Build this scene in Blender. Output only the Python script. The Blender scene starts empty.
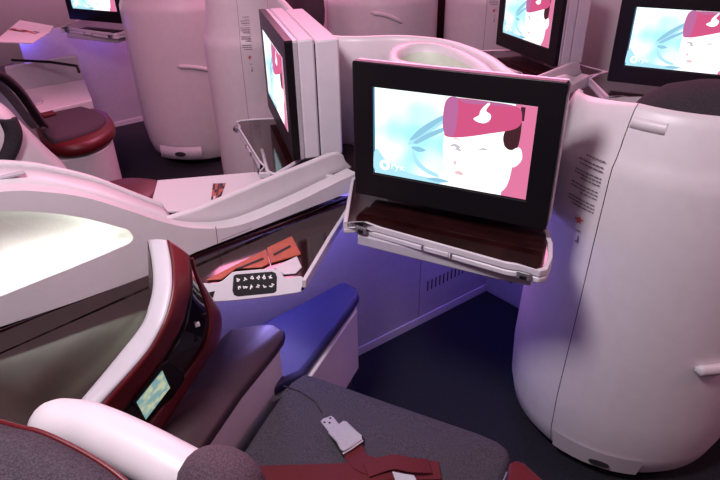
import bpy, bmesh, math, random
from mathutils import Vector as V, Matrix
from mathutils.geometry import tessellate_polygon
random.seed(4)
col = bpy.context.scene.collection
sc = bpy.context.scene

# ------------------------------------------------------------ camera
FPX = 600.0
PIT = math.atan(600/1030); ROL = math.atan(22/1030)
CF = V((0, math.cos(PIT), -math.sin(PIT))); R0 = V((1, 0, 0)); U0 = V((0, math.sin(PIT), math.cos(PIT)))
CR = math.cos(ROL)*R0 - math.sin(ROL)*U0; CU = math.sin(ROL)*R0 + math.cos(ROL)*U0
CC = V((0, 0, 1.5))
cam = bpy.data.cameras.new('camera'); co = bpy.data.objects.new('camera', cam); col.objects.link(co)
m = Matrix((CR, CU, -CF)).transposed().to_4x4(); m.translation = CC
co.matrix_world = m
cam.sensor_width = 36; cam.lens = 36*FPX/720; cam.clip_start = .02
cam.dof.use_dof = False
sc.camera = co

def ray(x, y): return CF + CR*((x-360)/FPX) + CU*((240-y)/FPX)
def P(x, y, z):                      # a measured point of the photo at height z
    d = ray(x, y); return CC + d*((z-1.5)/d.z)
def W(x, y, p0, h):                  # a measured point of the photo on an upright plane
    d = ray(x, y); n = V((-math.sin(math.radians(h)), math.cos(math.radians(h)), 0))
    return CC + d*(n.dot(V(p0)-CC)/n.dot(d))

AX = math.radians(39.0)              # heading of the cabin axis
UA = V((math.cos(AX), math.sin(AX), 0)); NA = V((-math.sin(AX), math.cos(AX), 0))
DP = V((-.494, 1.178, 0))            # a point on the centre divider
def mir(p):                          # mirror image across the centre divider
    p = V(p); d = (p-DP).dot(NA); return p - 2*d*NA

# ------------------------------------------------------------ materials
def mat(name, c, rough=.5, metal=0, noise=0, nscale=200, bump=0, emis=None, estr=0, coat=0, spec=.5, c2=None):
    mt = bpy.data.materials.new(name); mt.use_nodes = True
    nt = mt.node_tree; b = nt.nodes['Principled BSDF']
    b.inputs['Base Color'].default_value = (*c, 1); b.inputs['Roughness'].default_value = rough
    b.inputs['Metallic'].default_value = metal; b.inputs['Coat Weight'].default_value = coat
    b.inputs['Coat Roughness'].default_value = .04; b.inputs['Specular IOR Level'].default_value = spec
    if emis:
        b.inputs['Emission Color'].default_value = (*emis, 1); b.inputs['Emission Strength'].default_value = estr
    tc = nt.nodes.new('ShaderNodeTexCoord')
    if noise or bump:
        n = nt.nodes.new('ShaderNodeTexNoise'); n.inputs['Scale'].default_value = nscale; n.inputs['Detail'].default_value = 4
        nt.links.new(tc.outputs['Object'], n.inputs['Vector'])
        r = nt.nodes.new('ShaderNodeValToRGB')
        d = c2 or tuple(max(0, x*(1-noise)) for x in c)
        e = tuple(min(1, x*(1+noise)) for x in c)
        r.color_ramp.elements[0].color = (*d, 1); r.color_ramp.elements[1].color = (*e, 1)
        r.color_ramp.elements[0].position = .35; r.color_ramp.elements[1].position = .65
        nt.links.new(n.outputs['Fac'], r.inputs['Fac']); nt.links.new(r.outputs['Color'], b.inputs['Base Color'])
        if bump:
            bp = nt.nodes.new('ShaderNodeBump'); bp.inputs['Strength'].default_value = bump; bp.inputs['Distance'].default_value = .002
            nt.links.new(n.outputs['Fac'], bp.inputs['Height']); nt.links.new(bp.outputs['Normal'], b.inputs['Normal'])
    return mt
def emit(name, c, s):
    mt = bpy.data.materials.new(name); mt.use_nodes = True; nt = mt.node_tree
    b = nt.nodes['Principled BSDF']; b.inputs['Base Color'].default_value = (0, 0, 0, 1); b.inputs['Roughness'].default_value = .3
    b.inputs['Emission Color'].default_value = (*c, 1); b.inputs['Emission Strength'].default_value = s
    return mt
M = dict(
    white=mat('white_shell', (.63, .59, .62), .4, noise=.02, nscale=30),
    trim=mat('white_trim', (.56, .53, .58), .4, noise=.02, nscale=30),
    grey=mat('grey_panel', (.42, .40, .45), .5, noise=.03, nscale=40),
    pale=mat('pale_lining', (.50, .58, .47), .5, noise=.03, nscale=40),
    gap=mat('dark_gap', (.02, .018, .022), .7, noise=.1),
    black=mat('black_plastic', (.006, .005, .007), .35, noise=.1, spec=.25),
    blackg=mat('black_gloss', (.008, .006, .008), .1, noise=.1),
    wood=mat('dark_gloss_wood', (.016, .0035, .0035), .10, noise=.35, nscale=14, coat=.25),
    red=mat('burgundy_leather', (.105, .005, .009), .42, noise=.12, nscale=300, bump=.1),
    brown=mat('plum_brown_leather', (.034, .012, .018), .5, noise=.15, nscale=260, bump=.15),
    terra=mat('reflection_print_orange', (.40, .085, .045), .5, noise=.12, nscale=60, bump=.1),  # orange of the painted table reflections and of the booklet print
    belt=mat('burgundy_webbing', (.10, .004, .009), .8, noise=.3, nscale=700, bump=.4),
    fabric=mat('charcoal_fabric', (.050, .040, .055), .95, noise=.45, nscale=420, bump=.6),
    fabric2=mat('plum_fabric', (.060, .034, .050), .95, noise=.4, nscale=420, bump=.5),
    carpet=mat('navy_carpet', (.005, .0055, .011), .95, noise=.6, nscale=160, bump=.6),
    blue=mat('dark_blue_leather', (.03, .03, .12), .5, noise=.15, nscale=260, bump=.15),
    metal=mat('brushed_metal', (.62, .60, .64), .35, metal=.55, noise=.04),
    chrome=mat('chrome', (.20, .19, .21), .4, metal=.4, noise=.04),
    paper=mat('white_paper', (.66, .63, .66), .6, noise=.01),
    ink=mat('grey_ink', (.16, .14, .17), .6, noise=.05),
    redink=mat('red_ink', (.5, .05, .05), .6, noise=.05),
    icon=mat('white_icon', (.8, .8, .8), .5, noise=.02),
    headrest=mat('grey_headrest', (.040, .034, .042), .95, spec=.15, noise=.3, nscale=400, bump=.4),
    glow=mat('opal_reflector', (.78, .80, .74), .6, noise=.02),
    lamp=emit('white_lamp', (1, .99, .95), 9),
    led=emit('blue_led', (.08, .12, 1), 14),
)
# screen picture colours: a lit screen gives off its own light
S = 1.0
SC = dict(
    bg=emit('screen_pale_cyan', (.62, .90, .96), 1.35), bg2=emit('screen_cyan', (.42, .78, .90), 1.1), swoosh=emit('screen_blue', (.30, .62, .80), 1.0),
    skin=emit('screen_white', (1, .96, .97), 1.35), cap=emit('screen_magenta', (.72, .10, .25), .95), cap2=emit('screen_violet', (.55, .16, .38), .95),
    pink=emit('screen_pink', (.80, .20, .38), 1.0), hair=emit('screen_dark_hair', (.10, .03, .04), .6), eye=emit('screen_grey', (.62, .58, .66), 1),
    lip=emit('screen_lip', (.90, .60, .65), 1.0), edge=emit('screen_edge_blue', (.06, .22, .40), .8),
)
# the picture's pale background drifts from cyan at the left to white at the right
def bgmat():
    mt = SC['bg']; nt = mt.node_tree; b = nt.nodes['Principled BSDF']
    tc = nt.nodes.new('ShaderNodeTexCoord'); n = nt.nodes.new('ShaderNodeTexNoise'); n.inputs['Scale'].default_value = 9
    n.inputs['Detail'].default_value = 1
    r = nt.nodes.new('ShaderNodeValToRGB'); r.color_ramp.elements[0].color = (.36, .74, .86, 1); r.color_ramp.elements[1].color = (.86, 1, .98, 1)
    r.color_ramp.elements[0].position = .35; r.color_ramp.elements[1].position = .58
    nt.links.new(tc.outputs['Object'], n.inputs['Vector']); nt.links.new(n.outputs['Fac'], r.inputs['Fac']); nt.links.new(r.outputs['Color'], b.inputs['Emission Color'])
bgmat()

# ------------------------------------------------------------ mesh helpers
def tag(o, label=None, cat=None, group=None, kind=None):
    if label: o['label'] = label
    if cat: o['category'] = cat
    if group: o['group'] = group
    if kind: o['kind'] = kind
    return o
def thing(name, loc, label, cat, group=None):
    o = bpy.data.objects.new(name, None); o.location = loc; o.empty_display_size = .05; col.objects.link(o)
    return tag(o, label, cat, group)
def root_of(o):
    while o.parent: o = o.parent
    return o
def build(name, vs, fs, mats, parent=None, smooth=False, bevel=0, sub=0, mi=None, solid=0, seg=2):
    vs = [V(v) for v in vs]
    if parent is not None: org = V(root_of(parent).location)
    else:
        lo = [min(v[k] for v in vs) for k in range(3)]; hi = [max(v[k] for v in vs) for k in range(3)]
        org = V(((lo[0]+hi[0])/2, (lo[1]+hi[1])/2, lo[2]))
    me = bpy.data.meshes.new(name); me.from_pydata([v-org for v in vs], [], fs)
    if not isinstance(mats, (list, tuple)): mats = [mats]
    for q in mats: me.materials.append(q)
    if mi:
        for p_, k in zip(me.polygons, mi): p_.material_index = k
    bm = bmesh.new(); bm.from_mesh(me)
    bmesh.ops.remove_doubles(bm, verts=bm.verts, dist=1e-6)
    bmesh.ops.recalc_face_normals(bm, faces=bm.faces); bm.to_mesh(me); bm.free()
    if smooth:
        for p_ in me.polygons: p_.use_smooth = True
    o = bpy.data.objects.new(name, me); col.objects.link(o)
    if parent is not None: o.parent = parent
    else: o.location = org
    if solid:
        s = o.modifiers.new('solid', 'SOLIDIFY'); s.thickness = solid; s.offset = 0
    if bevel:
        b = o.modifiers.new('bevel', 'BEVEL'); b.width = bevel; b.segments = seg; b.limit_method = 'ANGLE'; b.angle_limit = math.radians(35)
        b.harden_normals = False
        for p_ in me.polygons: p_.use_smooth = True
        w = o.modifiers.new('wn', 'WEIGHTED_NORMAL'); w.keep_sharp = True; w.weight = 80
        try:
            me.set_sharp_from_angle(angle=math.radians(50))
        except Exception: pass
    if sub:
        s = o.modifiers.new('sub', 'SUBSURF'); s.levels = sub; s.render_levels = sub
    return o
def crom(pts, n=6, closed=False):
    pts = [V(p) for p in pts]; out = []; N = len(pts)
    rng = range(N if closed else N-1)
    for i in rng:
        if closed: a, b, c, d = pts[i-1], pts[i], pts[(i+1) % N], pts[(i+2) % N]
        else: a, b, c, d = pts[max(i-1, 0)], pts[i], pts[i+1], pts[min(i+2, N-1)]
        for k in range(n):
            t = k/n
            out.append(.5*((2*b)+(c-a)*t+(2*a-5*b+4*c-d)*t*t+(3*b-a-3*c+d)*t**3))
    if not closed: out.append(pts[-1])
    return out
def slab_geo(loops, vec):
    """prism from planar outline (first loop) with optional holes"""
    vec = V(vec)
    n = sum(((V(loops[0][i-1])).cross(V(loops[0][i])) for i in range(len(loops[0]))), V((0, 0, 0))).normalized()
    vs, fs = [], []; flat = [V(p) for l in loops for p in l]; N = len(flat)
    vs = flat+[p+vec for p in flat]
    if len(loops) == 1:
        fs.append(list(range(N))); fs.append([i+N for i in range(N)][::-1])
    else:
        e1 = (flat[1]-flat[0]).normalized(); n = n if n.length else V((0, 0, 1))
        e1 = (e1-n*e1.dot(n)).normalized(); e2 = n.cross(e1)
        l2 = [[V((V(p).dot(e1), V(p).dot(e2), 0)) for p in l] for l in loops]
        for t in tessellate_polygon(l2): fs.append(list(t)); fs.append([i+N for i in t][::-1])
    b = 0
    for l in loops:
        k = len(l)
        for i in range(k):
            j = (i+1) % k; fs.append([b+i, b+j, b+j+N, b+i+N])
        b += k
    return vs, fs
def slab(name, pts, vec, mt, parent=None, bevel=.002, holes=(), T=None, smooth=False, seg=2):
    loops = [list(pts)]+[list(h) for h in holes]
    if T: 
        o0 = V(pts[0]); vec = T(o0+V(vec))-T(o0); loops = [[T(p) for p in l] for l in loops]
    vs, fs = slab_geo(loops, vec)
    return build(name, vs, fs, mt, parent, bevel=bevel, smooth=smooth, seg=seg)
def box(name, c, sx, sy, sz, h, mt, parent=None, bevel=.002, T=None):
    """box: centre of base c, size, heading h degrees"""
    a = math.radians(h); u = V((math.cos(a), math.sin(a), 0)); w = V((-math.sin(a), math.cos(a), 0)); c = V(c)
    return slab(name, [c+u*x*sx/2+w*y*sy/2 for x, y in ((-1, -1), (1, -1), (1, 1), (-1, 1))], (0, 0, sz), mt, parent, bevel, T=T)
def grid(name, rows, mt, parent=None, closed=False, solid=0, bevel=0, sub=0, caps=False, T=None):
    if T: rows = [[T(p) for p in r] for r in rows]
    n = len(rows[0]); vs = [p for r in rows for p in r]; fs = []
    for i in range(len(rows)-1):
        for j in range(n if closed else n-1):
            k = (j+1) % n; fs.append([i*n+j, i*n+k, (i+1)*n+k, (i+1)*n+j])
    if caps: fs.append(list(range(n))); fs.append([(len(rows)-1)*n+j for j in range(n)])
    return build(name, vs, fs, mt, parent, smooth=True, solid=solid, bevel=0, sub=sub)
def tube(name, pts, r, mt, parent=None, n=10, T=None):
    pts = [V(T(p)) if T else V(p) for p in pts]; rows = []
    for i, p in enumerate(pts):
        t = (pts[min(i+1, len(pts)-1)]-pts[max(i-1, 0)]).normalized()
        a = t.cross(V((0, 0, 1)));  a = a.normalized() if a.length > .05 else V((1, 0, 0)); b = t.cross(a)
        rr = r[i] if isinstance(r, (list, tuple)) else r
        rows.append([p+a*rr*math.cos(2*math.pi*k/n)+b*rr*math.sin(2*math.pi*k/n) for k in range(n)])
    return grid(name, rows, mt, parent, closed=True, caps=True)
def band(name, pts, wid, thick, mt, parent=None, up=(0, 0, 1)):
    """flat strap along pts"""
    pts = [V(p) for p in pts]; rows = []
    for i, p in enumerate(pts):
        t = (pts[min(i+1, len(pts)-1)]-pts[max(i-1, 0)]).normalized(); u = V(up[i] if isinstance(up, list) else up); s = t.cross(u).normalized(); u = s.cross(t)
        rows.append([p-s*wid/2-u*thick/2, p+s*wid/2-u*thick/2, p+s*wid/2+u*thick/2, p-s*wid/2+u*thick/2])
    n = 4; vs = [p for r in rows for p in r]; fs = []
    for i in range(len(rows)-1):
        for j in range(n): k = (j+1) % n; fs.append([i*n+j, i*n+k, (i+1)*n+k, (i+1)*n+j])
    fs += [[0, 1, 2, 3], [(len(rows)-1)*n+j for j in range(n)]]
    return build(name, vs, fs, mt, parent, bevel=min(thick*.4, .002))
def cushion(name, pts, thick, mt, parent=None, r=.02, T=None):
    """soft pad: outline at top height, rounded edges"""
    pts = [T(p) if T else V(p) for p in pts]; c = sum(pts, V((0, 0, 0)))/len(pts); rows = []
    prof = [(-r*.7, -thick), (0, -thick+r*.5), (0, -r), (-r*.3, -r*.3), (-r, 0)]
    for off, dz in prof:
        rows.append([p+(p-c).normalized()*off+V((0, 0, dz)) for p in pts])
    N = len(pts); vs = [p for rr in rows for p in rr]+[c+V((0, 0, .004))]; fs = []
    for i in range(len(rows)-1):
        for j in range(N): k = (j+1) % N; fs.append([i*N+j, i*N+k, (i+1)*N+k, (i+1)*N+j])
    fs.append(list(range(N))[::-1])
    b = (len(rows)-1)*N
    for j in range(N): fs.append([b+j, b+(j+1) % N, len(vs)-1])
    return build(name, vs, fs, mt, parent, smooth=True)
def copy_tree(o, parent=None, off=(0, 0, 0), rot=0):
    c = o.copy(); col.objects.link(c); c.parent = parent
    if parent is None:
        c.location = V(o.location)+V(off); c.rotation_euler = (0, 0, rot)
        for k in ('label', 'group'):
            if k in c: del c[k]
    for ch in list(o.children): copy_tree(ch, c)
    return c
def rpoly(x0, y0, x1, y1, r, n=5):
    out = []
    for cx, cy, a in ((x1-r, y0+r, -90), (x1-r, y1-r, 0), (x0+r, y1-r, 90), (x0+r, y0+r, 180)):
        for k in range(n+1):
            t = math.radians(a+90*k/n); out.append((cx+r*math.cos(t), cy+r*math.sin(t)))
    return out
def textmesh(s, size):
    cu = bpy.data.curves.new('t', 'FONT'); cu.body = s; cu.size = size; cu.extrude = 0; cu.resolution_u = 2
    o = bpy.data.objects.new('t', cu); col.objects.link(o); bpy.context.view_layer.update()
    me = bpy.data.meshes.new_from_object(o.evaluated_get(bpy.context.evaluated_depsgraph_get()))
    vs = [v.co.copy() for v in me.vertices]; fs = [list(p.vertices) for p in me.polygons]
    bpy.data.objects.remove(o); bpy.data.meshes.remove(me); return vs, fs

# ------------------------------------------------------------ floor
slab('floor', [V((-9, -3, -.05)), V((9, -3, -.05)), V((9, 12, -.05)), V((-9, 12, -.05))], (0, 0, .05), M['carpet'], bevel=0)['kind'] = 'structure'

# ------------------------------------------------------------ monitor
MW, MH = .48, .335
def make_monitor(label, deep=True):
    """local frame: x along the width, y towards the back, z up; origin at the bottom front left corner"""
    t = thing('seat_monitor', (0, 0, 0), label, 'monitor', None)
    def R(x0, z0, x1, z1, r, y): return [V((x, y, z)) for x, z in rpoly(x0, z0, x1, z1, r, 3)]
    slab('bezel', R(0, 0, MW, MH, .006, 0), (0, .022, 0), M['black'], t, .002)
    slab('frame_edge', R(-.001, -.001, MW+.001, MH-.001, .006, .022), (0, .012, 0), M['metal'], t, .002)
    if deep:
        cd, ct, r0, r1, rt = .046, MH, .083, .066, MH-.006
    else:
        cd, ct, r0, r1, rt = .030, MH-.05, .067, .05, MH-.08
    slab('casing', [V((0, .034, 0)), V((MW, .034, 0)), V((MW, .034, ct)), V((0, .034, ct))], (0, cd, 0), M['trim'], t, .006)
    slab('rear_box', [V((.006, r0, .0)), V((MW-.006, r0, .0)), V((MW-.006, r0, rt)), V((.006, r0, rt))], (0, r1, 0), M['trim'], t, .006)
    slab('joint', [V((.01, r0-.008, .004)), V((MW-.01, r0-.008, .004)), V((MW-.01, r0-.008, rt-.01)), V((.01, r0-.008, rt-.01))], (0, .01, 0), M['gap'], t, 0)
    vs, fs = [], []                                     # slots on the narrow side of the casing
    for row in range(2):
        for k in range(12):
            z = MH-.045-k*.0058; y0 = .040+row*.017
            for q in (-.0006, .003):
                vs += [V((q, y0, z)), V((q, y0+.013, z)), V((q, y0+.013, z+.0026)), V((q, y0, z+.0026))]
            b = len(vs)-8
            fs += [[b, b+1, b+2, b+3], [b+4, b+7, b+6, b+5], [b, b+4, b+5, b+1], [b+1, b+5, b+6, b+2], [b+2, b+6, b+7, b+3], [b+3, b+7, b+4, b]]
    build('vent_slots', vs, fs, M['gap'], t)
    # the lit screen with its picture, screen units 0..1 x 0..1
    sx, sz, sw, sh = .053, .068, .374, .212
    names = ['bg', 'bg2', 'swoosh', 'skin', 'cap', 'cap2', 'pink', 'hair', 'eye', 'lip', 'edge']
    vs, fs, mi = [], [], []; lay = [0]
    def poly(pts, mname, smooth=True, n=4):
        lay[0] += 1; y = -.0004-.00004*lay[0]
        p3 = [V((min(1, max(0, x)), 0, min(1, max(0, z)))) for x, z in pts]
        if smooth: p3 = crom(p3, n, True)
        b = len(vs)
        for p_ in p3: vs.append(V((sx+min(1, max(0, p_.x))*sw, y, sz+min(1, max(0, p_.z))*sh)))
        fs.append([b+i for i in range(len(p3))]); mi.append(names.index(mname))
    poly([(0, 0), (1, 0), (1, 1), (0, 1)], 'bg', False)
    poly([(0, 0), (.012, 0), (.012, 1), (0, 1)], 'edge', False)
    poly([(.02, 0), (.45, 0), (.40, .05), (.25, .07), (.10, .16), (.02, .30)], 'bg2')
    poly([(.24, .42), (.33, .58), (.47, .80), (.47, .72), (.36, .55), (.27, .42)], 'bg2')
    poly([(.25, .46), (.30, .58), (.38, .70), (.47, .80), (.47, .76), (.38, .62), (.30, .50)], 'swoosh')
    poly([(.28, .45), (.36, .56), (.47, .66), (.47, .62), (.38, .52), (.30, .43)], 'swoosh')
    poly([(.26, .38), (.31, .40), (.36, .37), (.31, .34)], 'swoosh')
    poly([(.27, .36), (.29, .20), (.38, .10), (.45, .08), (.44, .12), (.37, .16), (.31, .25)], 'bg2')
    poly([(.37, .04), (.46, .02), (.52, .05), (.44, .07)], 'swoosh')
    poly([(.85, 0), (1, 0), (1, 1), (.88, 1), (.86, .5)], 'pink', False)
    poly([(.47, .52), (.49, .20), (.55, .05), (.62, 0), (.80, 0), (.88, .12), (.90, .45), (.88, .70), (.70, .72), (.52, .66)], 'skin')
    poly([(.83, .68), (.87, .82), (.92, .86), (.92, .58), (.88, .52), (.84, .56)], 'hair')
    poly([(.88, .50), (.93, .56), (.95, .44), (.91, .34), (.88, .38)], 'skin')
    poly([(.91, .98), (.935, .98), (.935, .84), (.91, .84)], 'hair', False)
    poly([(.47, .62), (.46, .80), (.48, .97), (.56, .995), (.72, .995), (.88, .98), (.92, .90), (.90, .76), (.74, .66), (.58, .58), (.49, .565)], 'cap')
    poly([(.47, .62), (.46, .80), (.48, .97), (.54, .995), (.55, .80), (.53, .58)], 'cap2')
    poly([(.555, .985), (.70, .99), (.87, .975), (.72, .96), (.60, .95)], 'cap2')
    # white oryx-head shaped emblem on the cap
    poly([(.645, .80), (.675, .84), (.685, .90), (.72, .975), (.735, .97), (.715, .90), (.745, .86), (.74, .80), (.71, .765), (.67, .77)], 'skin')
    poly([(.51, .46), (.54, .50), (.58, .47), (.56, .45), (.54, .47)], 'eye')
    poly([(.545, .44), (.57, .455), (.59, .43), (.57, .425)], 'eye')
    poly([(.515, .535), (.55, .565), (.59, .54), (.55, .55)], 'eye')
    poly([(.69, .475), (.72, .50), (.75, .485), (.72, .475)], 'eye')
    poly([(.54, .29), (.555, .31), (.56, .27), (.55, .26)], 'lip')
    poly([(.55, .17), (.58, .20), (.61, .17), (.59, .15)], 'lip')
    # small round emblem and lettering at the lower left
    for cx, cz, r, mm in ((.082, .115, .036, 'skin'), (.082, .115, .016, 'bg2')):
        poly([(cx+r*math.cos(a*math.pi/6), cz+r*1.75*math.sin(a*math.pi/6)) for a in range(12)], mm)
    tv, tf = textmesh('ryx', .085)
    b = len(vs); lay[0] += 1
    for v in tv: vs.append(V((sx+(.125+v.x*.85)*sw, -.0004-.00004*lay[0], sz+(.085+v.y*1.3)*sh)))
    for f_ in tf: fs.append([b+i for i in f_]); mi.append(names.index('skin'))
    build('screen', vs, fs, [SC[k] for k in names], t, mi=mi)
    # thin dark slit under the screen
    slab('screen_slit', [V((.05, -.0008, .062)), V((.43, -.0008, .062)), V((.43, -.0008, .065)), V((.05, -.0008, .065))], (0, .002, 0), M['gap'], t, 0)
    return t
def put(t, a, heading):
    t.location = a; t.rotation_euler = (0, 0, math.radians(heading))
T5 = V((1.0, .97, 0)); T3 = V((-1.80, 2.62, 0))
A1 = V((-.010, 1.390, .83)); H1 = -26.9
A2f = mir((.419, 1.173, .83)); A2n = mir(A1)
A2 = A2f; H2 = math.degrees(math.atan2((A2n-A2f).y, (A2n-A2f).x))
mon1 = make_monitor('large black framed monitor in the centre showing a woman in a magenta cap', False)
mon2 = make_monitor('')
bpy.data.objects.remove([c for c in mon1.children if c.name.startswith('vent_slots')][0])
for c in list(mon1.children):
    pass
mon5 = copy_tree(mon1); mon4 = copy_tree(mon2); mon3 = copy_tree(mon1)
put(mon1, A1, H1); put(mon2, A2-(A2n-A2f).normalized()*.05, H2); mon2.scale = (1.1, 1, 1); put(mon5, A1+T5, H1-3); put(mon4, A2+T5, H2+4); put(mon3, A1+T3, H1)
tag(mon2, 'monitor seen edge on with pale casing and vent slots, left of the centre screen')
tag(mon3, 'small distant monitor at the top left corner above the blue lit footwell')
tag(mon4, 'monitor turned left at the top, between the placard shell and white fin')
tag(mon5, 'black framed monitor at the top right corner above the dark headrest')
for o in (mon1, mon2, mon3, mon4, mon5): o['group'] = 'seat monitors'

# ------------------------------------------------------------ tray table under a monitor
def make_tray(label, T=None):
    z = .80
    t = thing('tray_table', T(P(450, 245, z)) if T else P(450, 245, z), label, 'table')
    a1 = P(343, 222, z); a2 = P(374, 224, z); a3 = P(510, 263, z); a4 = P(540, 271, z); a5 = P(553, 257, z); a6 = P(553, 243, z)
    b1 = P(543, 215, z); b2 = V((.40, 1.36, z)); b3 = V((.08, 1.66, z)); b4 = V((-.02, 1.55, z))
    out = [a1, P(362, 221, z), P(375, 226, z), P(507, 263, z), P(520, 265, z), a4, P(548, 269, z), a5, a6, b1, b2, b3, b4]
    c = sum(out, V((0, 0, 0)))/len(out)
    inn = [p+(c-p).normalized()*.011 for p in out]
    slab('rim', out, (0, 0, -.016), M['trim'], t, .003, holes=[inn], T=T)
    slab('table_top', [p+V((0, 0, -.003)) for p in inn], (0, 0, -.010), M['wood'], t, 0, T=T)
    low = [p+V((0, 0, -.018)) for p in out]
    slab('lower_leaf', low, (0, 0, -.016), M['trim'], t, .004, T=T)
    c2 = V((0, 0, -.034)); bod = [p+(c-p).normalized()*.035+c2 for p in (out[0], out[3], out[6], out[8], out[9], out[10], out[11], out[12])]
    slab('support', bod, (0, 0, -.03), M['grey'], t, .004, T=T)
    hh = -31
    for (x, y) in ((362, 227), (524, 272)):
        l = box('latch', P(x, y, z-.012)+V((-.002, -.006, -.014)), .030, .008, .018, hh, M['chrome'], t, .0015, T=T)
        box('latch_pin', P(x, y, z-.012)+V((-.004, -.010, -.010)), .014, .007, .008, hh, M['black'], l, .001, T=T)
    box('release', P(437, 250, z-.02)+V((-.002, -.004, -.008)), .062, .006, .012, hh, M['trim'], t, .0015, T=T)
    for x in (423, 452): box('hinge_pin', P(x, 246+(x-423)*.27, z-.02)+V((-.003, -.006, -.009)), .004, .006, .014, hh, M['ink'], t, .001, T=T)
    return t
tr1 = make_tray('white rimmed dark wood tray table under the centre monitor')
tr2 = make_tray('tray table with dark gloss top beside the edge on monitor', mir)
tr5 = copy_tree(tr1, None, T5); tag(tr5, 'dark tray table below the top right monitor')
tr4 = copy_tree(tr2, None, T5); tag(tr4, 'dark tray table under the left turned monitor at top')
tr3 = copy_tree(tr1, None, T3); tag(tr3, 'distant tray table under the top left monitor with blue glow below')
for o in (tr1, tr2, tr3, tr4, tr5): o['group'] = 'tray tables under the monitors'

# ------------------------------------------------------------ footwell walls, partition
def footwell(T=None, off=V((0, 0, 0)), label='', first=True, ext=.62):
    t = thing('footwell_panel', (T(V((.25, 1.93, 0))) if T else V((.25, 1.93, 0)))+off, label, 'panel')
    a = V((.002, 1.738, 0)); d = V((1, 0, 0)); d = (V((.535, 2.123, 0))-a).normalized(); b = V((.535, 2.123, 0)); n = V((-d.y, d.x, 0))
    a0 = a-d*ext; up = V((0, 0, .74)); TT = (lambda p: (T(p) if T else V(p))+off)
    s = W(421, 255, a, math.degrees(math.atan2(d.y, d.x))); s.z = 0
    # side wall: quilted from a long panel and a rear panel with a thin seam
    z0 = V((0, 0, .0))
    slab('side_wall', [a0+z0, s-d*.0015+z0, s-d*.0015+up, a0+up], n*.02, M['grey'], t, .001, T=TT)
    slab('rear_side_wall', [s+d*.0015+z0, b+z0, b+up, s+d*.0015+up], n*.02, M['grey'], t, .001, T=TT)
    e = (V((.85, 1.74, 0))-b).normalized(); ne = V((-e.y, e.x, 0))
    slab('end_wall', [b, b+e*.5, b+e*.5+up, b+up], ne*.02, M['grey'], t, .001, T=TT)
    slab('skirting', [a0-n*.008, b-n*.008, b-n*.008+V((0, 0, .035)), a0-n*.008+V((0, 0, .035))], n*.007, M['trim'], t, .001, T=TT)
    if first:
        hw_ = math.degrees(math.atan2(d.y, d.x)); v0, v1 = W(427, 291, a, hw_), W(473, 268, a, hw_)
        for i in range(13):
            q = v0.lerp(v1, i/12)-n*.001; w = V((0, 0, 1))
            slab('vent_slot', [q, q+d*.006, q+d*.006+w*.045, q+w*.045], n*.004, M['gap'], t, 0, T=TT)
        for i in (0, 1):
            q = W(455+i*75-(3 if i else 0), 315-i*10, a, 36) if i == 0 else b+e*.12+V((0, 0, .1))
            box('screw', q-n*.003, .006, .006, .006, 36, M['gap'], t, .001, T=TT)
    return t
footwell(label='lilac grey footwell wall with vent slots below the centre tray table')
footwell(off=T3, label='distant footwell wall below the top left monitor', first=False, ext=.5)

def wallstrip(name, plan, ztop, zbot, thick, mt, label, cat, parent=None):
    """upright curved shell following a plan line, rounded lip on top"""
    pl = crom([V((x, y, 0)) for x, y in plan], 8); N = len(pl); rows = []
    zt = crom([V((0, 0, z)) for z in ztop], 8)
    zt = [v.z for v in zt]
    for i, p in enumerate(pl):
        t = (pl[min(i+1, N-1)]-pl[max(i-1, 0)]).normalized(); n = V((-t.y, t.x, 0)); h = thick/2; z = zt[i]
        r = [p-n*h+V((0, 0, zbot))]
        for k in range(7):
            a = math.pi-math.pi*k/6; r.append(p+n*h*math.cos(a)+V((0, 0, z-h+h*math.sin(a))))
        r.append(p+n*h+V((0, 0, zbot))); rows.append(r)
    o = grid(name, rows, mt, parent, closed=True, caps=True)
    if label: tag(o, label, cat)
    return o
pp = [P(x, y, zz) for x, y, zz in ((540, 80.5, 1.12), (525, 78, 1.12), (508, 69, 1.13), (492, 57, 1.13), (470, 46.5, 1.13), (441, 38.5, 1.13), (400, 35, 1.13), (355, 36, 1.13), (328, 34, 1.13), (308, 24, 1.14), (294, 12, 1.15), (283, 0, 1.16))]
pp.append(pp[-1]+(pp[-1]-pp[-2])*1.5); pp.insert(0, V((.535, 1.53, 1.085)))
wallstrip('partition_shell', [(p_.x, p_.y) for p_ in pp], [p_.z for p_ in pp], .76, .03, M['white'],
          'curving white partition shell rising behind the centre monitor', 'partition')

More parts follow.
